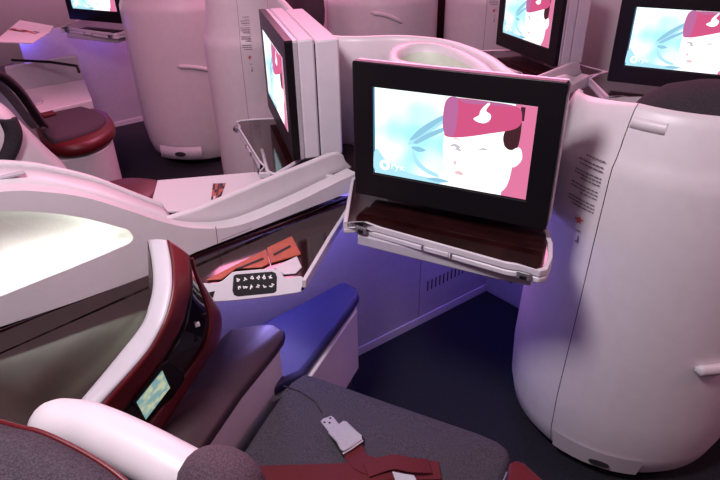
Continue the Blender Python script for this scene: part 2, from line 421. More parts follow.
# ------------------------------------------------------------ rounded seat shells (pods)
def make_pod(c, label, dip=0, lean=0, base=0, r=.33, zt=1.13, seam=None, open_back=False, handle=None, a_vis=(150, 330), latch=True, rim=True, hw=1):
    """barrel shaped seat shell standing on the floor; angles are headings in degrees"""
    c = V(c); t = thing('seat_shell', (c.x, c.y, 0), label, 'seat shell')
    prof = [(.035, -.055), (.06, -.035), (.12, -.018), (.25, -.004), (.5, .0), (.75, .002), (.92, .001), (.945, -.001), (.962, -.008), (.985, -.0145), (1.02, -.021), (min(1.10, zt-.03), -.030), (zt-.012, -.036), (zt, -.046), (zt-.004, -.058), (zt-.08, -.064)]
    def at(a, dr): a = math.radians(a); return c+V((math.cos(a), math.sin(a), 0))*(r+dr)
    def ln(z): return V((-.05, -.02, 0))*lean*(1-z/.9)
    def panel(nm, a0, a1, pf, mt=M['white'], par=t, push=0):
        n = max(3, int(abs(a1-a0)/5)); rows = []
        for z, dr in pf: rows.append([at(a0+(a1-a0)*k/n, dr+push+base*max(0, 1-z/.4))+V((0, 0, z-(dip*max(0, (s-(a0+(a1-a0)*k/n))/55) if z > .9 else 0)))+ln(z) for k in range(n+1)])
        return grid(nm, rows, mt, par)
    s = seam if seam is not None else 210
    panel('core', 0, 360, [(z, d-.006) for z, d in prof[:(8 if open_back else -2)]], M['gap'])
    s = seam if seam is not None else 210
    if open_back:
        panel('side_panel', s-62, s-.2, prof); panel('front_panel', s+.2, s+150, prof)
        panel('rear_panel', s+150, s+298, prof[:8])
    else:
        panel('side_panel', s-150, s-.2, prof); panel('front_panel', s+.2, s+205, prof)
    panel('plinth', 0, 360, [(0, -.075), (.04, -.07)], M['black'])
    if latch:
        pl = panel('kick_panel', s+2, s+46, [(.05, -.036), (.08, -.027), (.125, -.014)], M['white'], t, .004)
        b = at(s+27, -.024+base*.8)+V((0, 0, .075))+ln(.075); a = math.radians(s+27); u = V((-math.sin(a), math.cos(a), 0))
        slab('slot_or_reflected_bar', [b+u*.028*math.cos(k*math.pi/8)+V((0, 0, .010*math.sin(k*math.pi/8))) for k in range(16)], V((math.cos(a), math.sin(a), 0))*.004, M['gap'], pl, 0)
    if handle:
        a0, a1, zh, drop = handle; n = 10; top = []; pts = []
        for k in range(n+1):
            q = at(a0+(a1-a0)*k/n, .004 + (.006 if 0 < k < n else 0))+ln(zh); pts.append(q+V((0, 0, zh-drop*(k/n)**2)))
        rows = []
        for i, q in enumerate(pts):
            rd = (q-c); rd.z = 0; rd.normalize(); w = .011*hw if 0 < i < n else .004
            rows.append([q+rd*w*math.cos(x*math.pi/4)*.8+V((0, 0, w*1.15*math.sin(x*math.pi/4))) for x in range(8)])
        grid('grab_handle', rows, M['white'], t, closed=True, caps=True)
    at.ln = ln
    return t, at
pod1, at1 = make_pod((.84, 1.45, 0), 'large white barrel shaped seat shell at the right of the frame', seam=216.5, dip=.045, lean=.65, base=.015, zt=1.085, open_back=True, handle=(269, 285, .465, 0), hw=1.35)
# top cap plates beside the seam
def wrap(at, a0, a1, z0, z1, dr, nm, mt, par, th=.0015):
    n = 8; rows = [[at(a0+(a1-a0)*k/n, dr+d)+V((0, 0, z)) for k in range(n+1)] for z, d in ((z0, -.004), (z0, th), (z1, th-.004 if z1-z0 < .1 else th), (z1, -.008))]
    return grid(nm, rows, mt, par)
wrap(at1, 217.5, 232, 1.035, 1.060, -.0315, 'cap_plate', M['white'], pod1, .002)
# headrest above the shell
def ell(name, c, rx, ry, rz, h, mt, par=None, p=2.4, n=20, T=None):
    rows = []; a = math.radians(h)
    def sg(v, e): return math.copysign(abs(v)**e, v)
    for i in range(n//2+1):
        la = -math.pi/2+math.pi*i/(n//2); row = []
        for j in range(n):
            lo = 2*math.pi*j/n; x = rx*sg(math.cos(la), 2/p)*sg(math.cos(lo), 2/p); y = ry*sg(math.cos(la), 2/p)*sg(math.sin(lo), 2/p); z = rz*sg(math.sin(la), 2/p)
            row.append(V(c)+V((x*math.cos(a)-y*math.sin(a), x*math.sin(a)+y*math.cos(a), z)))
        rows.append(row)
    return grid(name, rows, mt, par, closed=True, T=T)
hr = ell('headrest', (.93, 1.46, .905), .24, .13, .17, -27, M['headrest'], None)
tag(hr, 'rounded dark grey headrest rising behind the big right shell', 'headrest')

# placard lettering on a shell
def placard(at0, s, par, z1, r_at=0, k=1.0, zs=0, ln=lambda z: V((0, 0, 0)), da=0):
    at = lambda a, d: at0(a+da, d)
    rows = [(.0, .055), (.012, .075), (.020, .070), (.034, .08), (.041, .08), (.048, .06), (.062, .085), (.069, .085), (.076, .05), (.09, .085), (.097, .085), (.104, .07)]
    vs, fs = [], []
    for dz, w in rows:
        aw = w*k/.33*57.3; x = 0
        a = s-3-aw
        while a < s-3.2:
            step = random.uniform(1.0, 2.4)*k; e = min(a+step, s-3)
            zz = z1-dz*1.25-zs; b = len(vs)
            L = ln(zz); vs += [q_+L for q_ in [at(a, .0013)+V((0, 0, zz)), at(e, .0013)+V((0, 0, zz)), at(e, .0013)+V((0, 0, zz-.0035)), at(a, .0013)+V((0, 0, zz-.0035))]]
            fs.append([b, b+1, b+2, b+3]); a = e+.35
    build('warning_text', vs, fs, M['ink'], par)
    def shape(nm, pts, mt, ac, zc):
        vs = [at(ac+x/.33*57.3, .0022)+V((0, 0, zc+z))+ln(zc+z) for x, z in pts]
        return build(nm, vs, [list(range(len(vs)))], mt, par)
    ac = s-9*k; zc = z1-.165
    shape('crossed_seat_mark', [(-.014, .006), (-.006, .002), (0, .010), (.006, .004), (.014, .005), (.004, -.002), (.010, -.008), (.001, -.006), (-.008, -.010), (-.004, -.003)], M['redink'], ac, zc)
    shape('crossed_bar_mark', [(-.013, -.001), (.013, .002), (.013, .0045), (-.013, .0015)], M['ink'], ac, zc)
    shape('arrow_mark', [(-.008, .0), (.004, .002), (.010, -.003), (.004, -.001), (-.008, -.002)], M['ink'], ac+1, zc-.028)
    shape('seat_mark', [(-.004, -.010), (.006, -.010), (.006, .002), (.004, .010), (.001, .010), (.001, -.003), (-.004, -.005)], M['ink'], ac+1, zc-.05)
placard(lambda a, d: at1(a, d+.0025), 216.5, pod1, .955, ln=at1.ln)

podA, atA = make_pod((-1.05, 3.88, 0), 'pink lit seat shell with grab handle and pull out kick latch at upper left', zt=1.6, seam=215, handle=(272, 305, .64, .05), latch=False, r=.36)
# pulled out kick latch of the far shell
kl = wrap(atA, 240, 282, .07, .145, .014, 'kick_latch', M['trim'], podA, .008)
ka = math.radians(262); ku = V((-math.sin(ka), math.cos(ka), 0))
slab('slot_or_reflected_bar', [atA(262, .024)+V((0, 0, .105))+ku*.035*math.cos(k*math.pi/8)+V((0, 0, .015*math.sin(k*math.pi/8))) for k in range(16)], V((math.cos(ka), math.sin(ka), 0))*.004, M['gap'], kl, 0)
podB, atB = make_pod((-.48, 2.80, 0), 'narrow strip of white shell with warning text left of the edge on monitor', zt=1.6, seam=268, latch=False, r=.2)
podC, atC = make_pod((.14, 3.95, 0), 'pink lit seat shell with curved handle at the top centre', zt=1.6, seam=215, handle=(262, 290, .90, .06), latch=False, r=.37)
podD, atD = make_pod((.80, 3.85, 0), 'pink lit shell with placard behind the left turned monitor', zt=1.6, seam=258, latch=False, r=.25)
placard(atB, 268, podB, 1.06, k=.8, da=17); placard(atD, 258, podD, 1.06, k=.8, da=17)

# ------------------------------------------------------------ centre divider with lamp recess, rail and fin
DH = math.degrees(AX)
def D(x, y, off=0): return W(x, y, DP, DH)+NA*off
lampl = [(-60, 216), (-20, 211.5), (0, 211), (29, 211.5), (58, 214), (87.5, 219), (117, 226.7), (128, 230), (133, 237), (130, 242.7), (117, 249), (73, 267.5), (29, 285), (0, 296.7), (-30, 309), (-60, 316)]
hole = crom([D(x, y) for x, y in lampl], 4, True)
outl = [D(x, y) for x, y in [(-110, 214), (-60, 200), (0, 192), (33, 191), (83, 197), (127, 210), (167, 223), (200, 228.5), (240, 225), (290, 205), (340, 181), (357, 173)]]
outl = crom(outl, 5)+[D(358, 189), D(300, 211.5), D(195, 252.5)]
botl = D(195, 252.5)
outl += [D(150, 275), D(75, 302), D(0, 327), D(-60, 350), D(-110, 360)]
TH = .045
def make_divider(label):
    t = thing('centre_divider', D(100, 300), label, 'divider')
    slab('face_panel', outl, NA*TH, M['white'], t, .004, holes=[hole], seg=3)
    # seam
    a, b = D(215.5, 227), D(217.5, 244)
    slab('seam', [a-NA*.0005, a+UA*.0012-NA*.0005, b+UA*.0012-NA*.0005, b-NA*.0005], NA*.002, M['gap'], t, 0)
    # bowl shaped reflector of the recessed lamp
    c = sum(hole, V((0, 0, 0)))/len(hole); rows = []
    for k, (s, d) in enumerate(((1.0, .002), (.99, .02), (.96, .035), (.88, .043), (.6, .046), (.3, .047))):
        rows.append([c+(p-c)*s+NA*d for p in hole])
    g = grid('lamp_reflector', rows, M['glow'], t, closed=True, caps=False)
    bk = slab('reflector_back', [c+(p-c)*.31+NA*.047 for p in hole], NA*.002, M['glow'], t, 0)
    # lamp tube along the lower edge
    lp_ = [D(x, y-2.5, .012) for x, y in [(-30, 306), (0, 294), (29, 282.5), (73, 265), (108, 250.5), (122, 244)]]
    # rail plate below the fin
    lo = [D(218, 243), D(300, 207), D(357, 183)]
    # fine printed line
    pts = [D(221, 240.5), D(252, 228), D(280, 216)]
    vs, fs = [], []
    for i in range(34):
        a = pts[0].lerp(pts[1], i/34); b = pts[0].lerp(pts[1], (i+.7)/34); k = len(vs)
        for q, dz in ((a, 0), (b, 0), (b, .0018), (a, .0018)): vs.append(q-NA*.0006+V((0, 0, dz)))
        fs.append([k, k+1, k+2, k+3])
    build('printed_line', vs, fs, M['ink'], t)
    return t
dv = make_divider('white divider with a glowing oval lamp recess at the left edge')
# flat ledge and raised second rim behind the divider's top edge
def make_ledge(label):
    t = thing('divider_ledge', D(60, 230, .08), label, 'ledge')
    o2 = crom([D(x, y, .10) for x, y in [(-110, 200), (-60, 186), (0, 178), (33, 178), (60, 181), (110, 192), (150, 207), (182, 219)]], 5)
    bot = [p-V((0, 0, .12)) for p in (o2[-1], o2[0])]
    slab('rear_rim', o2+bot, NA*.022, M['white'], t, .006, seg=3)
    # strip joining the rims
    o1 = crom([D(x, y, TH) for x, y in [(-110, 214), (-60, 200), (0, 192), (33, 191), (83, 197), (127, 210), (150, 217), (182, 225)]], 5)
    rows = [[p-V((0, 0, .016)) for p in o1], [q-V((0, 0, .012)) for q in o2]]
    grid('channel', rows, M['white'], t, solid=.004)
    for k in range(3):
        a = D(8+k*11, 187, .075); box('clip', V((a.x, a.y, (o1[12].z+o2[12].z)/2-.013)), .02, .012, .007, DH, M['grey'], t, .002)
    return t
make_ledge('raised white rear rim and channel along the divider at left')
fin_px = [(165, 219), (200, 208), (262, 182), (330, 154.5), (339, 152.5), (344, 155), (346, 161), (353, 168), (354, 178), (290, 205), (240, 226), (200, 232), (175, 226)]
def make_fin(label):
    t = slab('divider_fin', [W(x, y, DP+NA*.055, DH) for x, y in crom([(a, b, 0) for a, b in fin_px], 1, False) and fin_px], NA*.018, M['white'], None, .006, seg=3)
    tag(t, label, 'fin'); return t
fin = make_fin('upright white fin standing on the divider, left of the centre monitor')
fin4 = copy_tree(fin, None, T5); tag(fin4, 'small white fin in front of the left turned monitor at top')
stub = [D(x, y)+T5 for x, y in [(196, 228.4), (240, 225), (290, 205), (340, 181), (357, 173), (358, 189), (300, 211.5), (196, 252)]]
dv4 = slab('centre_divider', stub, NA*TH, M['white'], None, .004); tag(dv4, 'short white divider rail carrying the small fin at the top', 'divider')
for l in ():
    pass

# ------------------------------------------------------------ glossy side table (near) with control fascia
ZT = .735
def make_side(label, T=None, table_reflections=True):
    z = ZT
    j0 = D(-140, 380); j1 = D(358, 189)
    t = thing('side_table', (T(P(150, 330, z)) if T else P(150, 330, z)), label, 'table')
    p1 = P(358, 193, z); p2 = P(303, 284, z); p3 = P(193, 284, z); p4 = P(187, 258, z)
    back = [V((q.x, q.y, z))-NA*.003 for q in (D(358, 190), D(195, 253), D(150, 275), D(0, 327), D(-140, 385))]
    near = [V((-1.0, .62, z)), V((-.50, .62, z)), V((-.43, .80, z)), V((-.40, .92, z)), V((-.395, 1.05, z)), V((-.395, 1.10, z))]
    top = [p1, p2, P(193, 286, z)]+near[::-1]+back[::-1]
    slab('table_top', top, (0, 0, -.018), M['wood'], t, .002, T=T)
    if T is None:
        # white edge along the right side and the control fascia
        band('edge_trim', [P(359, 194, z+.004), P(330, 240, z+.004), P(304, 284, z+.004)], .010, .022, M['trim'], t)
        band('corner_trim', [P(187, 256, z+.004), P(190, 270, z+.004), P(193, 286, z+.004)], .008, .020, M['trim'], t)
        q0 = P(193, 286, z); hd_ = 0
        fp = [(191, 283), (217, 283), (230, 274), (236, 271.5), (276, 269), (285, 278), (300, 276), (304, 281), (301, 289), (296, 293), (240, 300), (207, 301), (199, 292)]
        def Fp(x, y, off=0):
            n = V((0, -.80, .60)); d = ray(x, y); p0 = q0+V((0, -.004, 0)); return CC+d*(n.dot(p0-CC)/n.dot(d))+n*off
        fpl = crom([Fp(x, y) for x, y in fp], 3, True)
        fs_ = slab('control_fascia', fpl, V((0, .010, -.0075)), M['trim'], t, .002, seg=3)
        kp = [Fp(*q, off=.0012) for q in ((233.5, 276), (236, 274.5), (272, 271.5), (275.5, 273), (277, 277), (276.5, 291), (274, 293), (238, 296.5), (234, 295), (232.5, 291))]
        kd = slab('keypad', kp, V((0, .0024, -.0018)), M['black'], fs_, .0006)
        ux = (Fp(276, 280)-Fp(234, 283)).normalized(); uy = V((0, .6, .8))
        vs, fs = [], []
        for r_, yy in enumerate((279.5, 288.5)):
            for k in range(6):
                x = 238.5+k*6.6; y = yy-(x-234)*.075
                c = Fp(x, y, .0022)
                for q in range(3):
                    cc = c+ux*random.uniform(-.0035, .0035)+uy*random.uniform(-.003, .003); a = random.uniform(0, 3)
                    e1 = (ux*math.cos(a)+uy*math.sin(a))*.0034; e2 = (ux*-math.sin(a)+uy*math.cos(a))*.0011; b = len(vs)
                    vs += [cc-e1-e2, cc+e1-e2, cc+e1+e2, cc-e1+e2]; fs.append([b, b+1, b+2, b+3])
        build('seat_position_icons', vs, fs, M['icon'], kd)
        slab('arrow_mark', [Fp(206, 293, .001), Fp(215, 291, .001), Fp(213, 298, .001)], V((0, .002, -.0015)), M['black'], fs_, 0)
    return t
side = make_side('glossy dark wood side table with a keypad fascia below the divider')
# reflections in the glossy table, modelled as thin coloured slabs
def table_reflections():
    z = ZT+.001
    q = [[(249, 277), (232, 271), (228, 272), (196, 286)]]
    a = slab('orange_reflection', [P(x, y, z) for x, y in ((206, 281), (266, 250.5), (270, 264), (262, 268), (236, 269.5), (222, 280))], (0, 0, .004), M['terra'], None, .0015)
    tag(a, 'painted orange reflection in the glossy table nearer the keypad', 'reflection')
    slab('slot_or_reflected_bar', [P(x, y, z+.0045) for x, y in ((236, 268.5), (263, 257.5), (264, 259.5), (238, 269.5))], (0, 0, .0004), M['gap'], a, 0)  # dark bar inside the reflection, laid on as a thin strip
    b = slab('orange_reflection', [P(x, y, z) for x, y in ((267, 249), (292, 237), (301, 255), (271, 264))], (0, 0, .004), M['terra'], None, .0015)
    tag(b, 'painted orange reflection in the glossy table nearer the monitor', 'reflection')
    slab('slot_or_reflected_bar', [P(x, y, z+.0045) for x, y in ((273, 254), (290, 245), (291, 247), (274, 256))], (0, 0, .0004), M['gap'], b, 0)  # the second reflection's dark bar, also a painted strip
    c = slab('pale_reflection', [P(x, y, z) for x, y in ((274, 268), (297, 257), (302, 268), (296, 274), (284, 275))], (0, 0, .003), M['trim'], None, .001)  # pale part of the reflection, given its own solid colour
    tag(c, 'small painted lilac white reflection in the glossy table beside the keypad', 'pale reflection')
    a['group'] = b['group'] = 'painted orange reflections in the side table'
table_reflections()
side2 = make_side('dark side table of the neighbouring seat under the white booklet', T=mir)

# booklets
def booklet(px, z, label, T=None, photo=None, th=.006):
    pts = [P(x, y, z) for x, y in px]
    o = slab('booklet', pts, (0, 0, th), M['paper'], None, .001); tag(o, label, 'booklet')
    if photo:
        ms = [M['gap'], M['terra'], M['paper'], M['brown']]
        q = [P(x, y, z+th+.0006) for x, y in photo]
        vs, fs, mi = [], [], []; n = 5
        for i in range(n):
            for j in range(n):
                b = len(vs)
                for u, v in ((i, j), (i+1, j), (i+1, j+1), (i, j+1)):
                    vs.append(q[0].lerp(q[1], u/n).lerp(q[3].lerp(q[2], u/n), v/n))
                fs.append([b, b+1, b+2, b+3]); mi.append(random.choice([0, 1, 1, 2, 3]))
        build('cover_picture', vs, fs, ms, o, mi=mi)
    return o
bk1 = booklet([(158, 182), (264, 173), (268, 190), (186, 213), (150, 213), (151, 207)], .745, 'white booklet with a small food photograph on the cover, behind the fin',
        photo=[(213, 183.5), (226, 183), (221, 197), (211, 200)])
bk1['group'] = 'booklets left on the tables'
bk4 = copy_tree(bk1, None, T5); tag(bk4, 'small white booklet beside the fin at the top'); bk4['group'] = 'booklets left on the tables'
bk3 = booklet([(0, 38), (20, 21), (54, 27), (50, 33), (32, 44), (0, 43)], .86, 'white open booklet on the far left table beside the top left monitor', photo=[(12, 28), (40, 32), (36, 34), (8, 30)])
bk3['group'] = 'booklets left on the tables'
# dark frame rails by the neighbour's tray
tag(tube('belt_rail', [P(262, 150, .80), P(268, 172, .80), P(275, 175, .80), P(300, 160, .80), P(338, 150, .80)], .006, M['trim']), 'thin white rail behind the fin below the edge on monitor', 'rail')

# ------------------------------------------------------------ near seat: console, cushion, ottoman
def slabz(name, px, z, dz, mt, par=None, bevel=.004, seg=2): return slab(name, [P(x, y, z) for x, y in px], (0, 0, -dz), mt, par, bevel, seg=seg)
cs = thing('console_box', P(240, 400, 0), 'low console with plum leather top and pinkish white side beside the cushion', 'console')
ctop = [(222, 336), (240, 327), (268, 323), (278, 326), (283, 336), (240, 390), (160, 490), (60, 490), (146, 426)]
cushion('leather_top', crom([P(x, y, .60) for x, y in ctop], 3, True), .03, M['brown'], cs, .010)
c0 = P(283, 338, .6)
slab('side_panel', [V((p.x, p.y, .30)) for p in [P(281, 340, .57)-V((.004, 0, 0)), P(240, 392, .57)-V((.004, 0, 0)), P(160, 495, .57), P(110, 495, .57), P(226, 338, .57), P(268, 328, .57)]], (0, 0, .268), M['white'], cs, .006, seg=3)
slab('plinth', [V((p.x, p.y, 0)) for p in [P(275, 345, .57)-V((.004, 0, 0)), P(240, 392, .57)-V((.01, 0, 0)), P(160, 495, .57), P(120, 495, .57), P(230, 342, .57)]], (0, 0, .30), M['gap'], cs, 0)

ot = thing('ottoman', P(310, 340, 0), 'footrest with blue lit padded top beyond the console', 'footrest')
oo = [(255, 326), (300, 303), (338, 283), (344, 281), (356, 287), (359, 294), (352, 305), (302, 372), (288, 378), (262, 395), (235, 380)]
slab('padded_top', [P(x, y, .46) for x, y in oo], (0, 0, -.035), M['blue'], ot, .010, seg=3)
slab('box_side', [P(x, y, .425)+V((0, 0, 0)) for x, y in [(262, 338), (338, 296), (356, 303), (357, 310), (306, 384), (288, 392), (262, 408), (240, 392)]], (0, 0, -.23), M['white'], ot, .004)
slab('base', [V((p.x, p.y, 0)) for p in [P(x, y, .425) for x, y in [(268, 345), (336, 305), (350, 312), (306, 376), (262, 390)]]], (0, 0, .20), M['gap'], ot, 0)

seat = thing('airline_seat', P(360, 450, 0), 'near charcoal fabric seat with piped backrest, bottom of the frame', 'seat')
cz = .47
cpts = [P(x, y, cz) for x, y in ((290, 381), (303, 372.5), (312, 374), (390, 400.5), (480, 432), (500, 440.5), (509, 448), (511, 456), (500, 500), (440, 640), (260, 600), (190, 505), (235, 462), (262, 420))]
cushion('seat_cushion', cpts, .11, M['fabric'], seat, .016)
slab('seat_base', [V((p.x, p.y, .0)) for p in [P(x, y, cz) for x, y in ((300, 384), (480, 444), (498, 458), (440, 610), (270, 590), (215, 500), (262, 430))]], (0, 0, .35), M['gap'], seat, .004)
# seam stitched across the cushion
tube('seam', [P(283, 386, cz+.001), P(300, 391, cz+.003), P(316, 402, cz+.003), P(322, 413, cz+.003)], .0015, M['gap'], seat, 6)
# rolled white shoulder wing
ax = crom([P(34, 424, .90), P(60, 425, .905), P(92, 430, .905), P(137, 450, .90), P(190, 478, .89), P(250, 508, .87), P(310, 540, .83)], 6)
rows = []; N = len(ax)
for i, p_ in enumerate(ax):
    t_ = (ax[min(i+1, N-1)]-ax[max(i-1, 0)]).normalized(); s_ = V((t_.y, -t_.x, 0)).normalized()
    f_ = math.sqrt(max(.02, 1-(1-min(1, i/6))**2))
    rows.append([p_+s_*(.034*f_*math.cos(a*math.pi/8))+V((0, 0, 1))*(.034*f_*math.sin(a*math.pi/8)) for a in range(16)])
grid('shoulder_wing', rows, M['white'], seat, closed=True, caps=True)
# backrest with burgundy piping
bt = crom([P(-60, 416, .93), P(-20, 422, .935), P(15, 431, .94), (P(42, 438, .94)), P(83, 458, .93), P(117, 481, .92), P(160, 520, .90)], 6)
rows = [[q for q in bt], [q+V((-.012, -.03, .005)) for q in bt], [q+V((-.04, -.10, -.0)) for q in bt], [q+V((-.06, -.15, -.08)) for q in bt], [q+V((-.06, -.15, -.45)) for q in bt]]
grid('backrest', rows, M['fabric'], seat, solid=.01)
tube('piping', [q+V((.002, .004, .003)) for q in bt], .0035, M['red'], seat, 8)
ell('head_pillow', P(222, 487, .93), .052, .04, .045, -25, M['fabric2'], seat, p=2.2)
# lowered aisle armrest
slab('aisle_armrest', [P(x, y, .50) for x, y in ((509, 463), (516, 459), (524, 462), (555, 490), (540, 510), (500, 510))], (0, 0, -.06), M['red'], seat, .006, seg=3)
band('armrest_trim', [P(507, 472, .505), P(504, 480, .505), P(500, 492, .505)], .004, .004, M['chrome'], seat)

# ------------------------------------------------------------ seat belt with buckle
bl = thing('seat_belt', P(350, 450, cz), 'burgundy seat belt with a silver buckle lying on the near cushion', 'seat belt')
z = cz+.012
zb = cz+.018
slab('buckle_tongue', [P(x, y, zb) for x, y in crom([(321, 422, 0), (323, 418.5, 0), (331, 415.5, 0), (333.5, 417, 0), (339, 424, 0), (331, 431.5, 0)], 2, True) and [(320.6, 421), (323, 418.5), (331, 415.6), (333.5, 417), (340, 425), (329, 432)]], (0, 0, -.003), M['metal'], bl, .001)
for x, y in ((324.5, 422.3), (330.3, 418.2), (329.6, 422.8)):
    box('rivet_hole', P(x, y, zb+.0002), .0045, .0045, .0006, 20, M['gap'], bl, 0)
bh = [(328, 432), (343, 420.5), (346.5, 421), (357, 431), (362, 435), (361.5, 438), (356.5, 441.5), (343, 450.5), (340, 448.5), (336.5, 441), (330.5, 435)]
bu = slab('buckle_plate', [P(x, y, zb+.006) for x, y in bh], (0, 0, -.004), M['metal'], bl, .0015)
slab('buckle_body', [P(x, y, zb+.001) for x, y in [(329, 433), (345, 421), (348, 422), (358, 432), (363.5, 436), (363, 440.5), (345, 453.5), (342, 453), (336, 443)]], (0, 0, -.010), M['gap'], bl, .001)
band('buckle_lip', [P(342.5, 454, zb+.003), P(352, 448.5, zb+.004), P(363, 440.5, zb+.003)], .004, .004, M['metal'], bl)
band('buckle_bar', [P(342.8, 450.8, zb+.005), P(352, 446, zb+.006), P(362, 438.5, zb+.005)], .003, .003, M['metal'], bl)
band('strap_to_buckle', crom([P(352, 447, z), P(358, 459, z+.006), P(372, 466, z+.012), P(400, 470, z), P(440, 470, z-.004)], 5), .045, .003, M['belt'], bl)
band('strap_across', crom([P(200, 478, cz+.020), P(270, 475, cz+.012), P(330, 473, cz+.014), P(372, 471, cz+.022), P(402, 470, cz+.018)], 5), .046, .003, M['belt'], bl)
band('strap_end', crom([P(366, 470, z+.016), P(392, 462, z+.018), P(412, 465, z+.014), P(430, 466, z+.004)], 5), .036, .003, M['belt'], bl)
slab('strap_tongue', [P(x, y, z+.022) for x, y in ((392, 471), (404, 473.5), (414, 475), (418, 482), (396, 482))], (0, 0, -.003), M['metal'], bl, .001)

# ------------------------------------------------------------ burgundy control upright
cu = thing('control_upright', P(160, 430, .58), 'curved burgundy control panel with white edge and a lit handset, left of the console', 'control panel')
Lc = [(149, 241, .93), (153, 264, .915), (154, 286, .895), (150, 306, .875), (143, 325, .855), (124, 350, .825), (97, 383, .79), (66, 420, .765), (30, 465, .74)]
Li = [(167, 241, .94), (171, 262, .92), (172, 285, .90), (169, 305, .88), (162, 325, .86), (148, 350, .83), (125, 377, .80), (98, 407, .77), (62, 450, .745)]
Bi = [(188, 256, .915), (190, 272, .895), (189, 290, .87), (185, 305, .85), (179, 325, .825), (169, 345, .80), (150, 375, .765), (125, 405, .735), (92, 445, .715)]
Bo = [(189.5, 258, .90), (194, 275, .855), (202, 295, .81), (208, 315, .77), (206, 338, .73), (196, 357, .70), (178, 382, .67), (157, 410, .65), (128, 448, .64)]
Ro = [(190.5, 260, .88), (197, 278, .83), (209, 298, .78), (219, 316, .73), (218, 338, .68), (208, 355, .65), (188, 386, .63), (164, 422, .615), (138, 460, .61)]
cv = [crom([P(*q) for q in L], 6) for L in (Lc, Lc, Li, Bi, Bo, Ro)]
# rebuild in order so that the strip is a closed rounded bar
def strip(nm, A, B, mt, bulge=.0, th=.01, inset=0, par=cu, n=5):
    rows = []
    for k in range(n+1):
        u = k/n; rows.append([a.lerp(b, u)+V((.6, -.3, .74))*(bulge*math.sin(math.pi*u)-inset) for a, b in zip(A, B)])
    return grid(nm, rows, mt, par, solid=th)
strip('white_edge', cv[0], cv[2], M['trim'], .004, .006)
strip('burgundy_band', cv[2], cv[3], M['red'], .002)
strip('black_face', cv[3], cv[4], M['blackg'], 0, .008, .003)
strip('burgundy_border', cv[4], cv[5], M['red'], .004)
back = [p_+V((-.02, .0, -.12)) for p_ in cv[0]]
strip('rear_face', back, cv[0], M['brown'], 0, .006)
def onface(x, y, off=0):           # point on the black face near its middle
    best = None
    A, B = cv[3], cv[4]; d = ray(x, y)
    for i in range(len(A)-1):
        for tri in ((A[i], A[i+1], B[i]), (B[i], A[i+1], B[i+1])):
            n = (tri[1]-tri[0]).cross(tri[2]-tri[0])
            if abs(n.dot(d)) < 1e-9: continue
            q = CC+d*(n.dot(tri[0]-CC)/n.dot(d)); c = (tri[0]+tri[1]+tri[2])/3
            if best is None or (q-c).length < best[0]: best = ((q-c).length, q, n.normalized())
    n = best[2] if best[2].dot(CC-best[1]) > 0 else -best[2]
    return best[1]+n*off
hs = [(134, 404), (160.5, 366), (169, 361), (185, 372), (185, 380), (160, 418), (149, 424)]
mapmat = mat('map_screen', (.1, .1, .1), .3); nt = mapmat.node_tree; b_ = nt.nodes['Principled BSDF']
tc = nt.nodes.new('ShaderNodeTexCoord'); n_ = nt.nodes.new('ShaderNodeTexNoise'); n_.inputs['Scale'].default_value = 60
r_ = nt.nodes.new('ShaderNodeValToRGB'); r_.color_ramp.elements[0].color = (.22, .42, .44, 1); r_.color_ramp.elements[1].color = (.62, .66, .42, 1)
r_.color_ramp.elements[0].position = .42; r_.color_ramp.elements[1].position = .60
nt.links.new(tc.outputs['Object'], n_.inputs['Vector']); nt.links.new(n_.outputs['Fac'], r_.inputs['Fac']); nt.links.new(r_.outputs['Color'], b_.inputs['Emission Color']); b_.inputs['Emission Strength'].default_value = .8
pc = onface(153, 395); q1, q2, q3 = onface(137, 402), onface(163, 371), onface(170, 389)
nn = (q2-q1).cross(q3-q1).normalized(); nn = nn if nn.dot(CC-q1) > 0 else -nn
def HS(x, y, off): d = ray(x, y); p0 = q1+nn*off; return CC+d*(nn.dot(p0-CC)/nn.dot(d))
hsb = slab('handset', [HS(x, y, .0095) for x, y in hs], -nn*.012, M['black'], cu, .002)
slab('map_screen', [HS(x, y, .0105) for x, y in ((137, 402.5), (162.5, 371), (170, 388), (146, 419.5))], -nn*.001, mapmat, hsb, 0)
for i, (x, y) in enumerate(((196, 326), (203, 318), (195, 340))):
    q = onface(x, y, .003); box('socket', q, .010, .006, .008, 30, M['icon'] if i == 0 else M['grey'], cu, .001) if i == 0 else box('socket', q, .010, .006, .010, 30, M['black'], cu, .001)

# ------------------------------------------------------------ round shell beyond the centre partition
rs = thing('round_headrest_surround', V((.30, 2.30, .8)), 'ring shaped white surround with pale green lining behind the centre partition', 'seat shell')
rc = [P(x, y, 1.13) for x, y in ((388, 54), (391, 47), (402, 42), (420, 40.5), (441, 42.5), (466, 50.5), (487, 62), (498, 72), (497, 77), (480, 75), (450, 70.5), (428, 66.5), (405, 63), (391, 59.5))]
rc = crom(rc, 3, True); cc_ = sum(rc, V((0, 0, 0)))/len(rc)
rows = [[p_-V((0, 0, .30)) for p_ in rc], [p_-V((0, 0, .012)) for p_ in rc], [p_+(cc_-p_).normalized()*.008 for p_ in rc], [p_+(cc_-p_)*.20 for p_ in rc], [p_+(cc_-p_)*.26-V((0, 0, .02)) for p_ in rc]]
grid('surround', rows, M['white'], rs, closed=True)
rows = [[p_+(cc_-p_)*.26-V((0, 0, .02)) for p_ in rc], [p_+(cc_-p_)*.34-V((0, 0, .05)) for p_ in rc], [p_+(cc_-p_)*.60-V((0, 0, .065)) for p_ in rc], [p_+(cc_-p_)*.98-V((0, 0, .065)) for p_ in rc]]
grid('lining', rows, M['pale'], rs, closed=True)

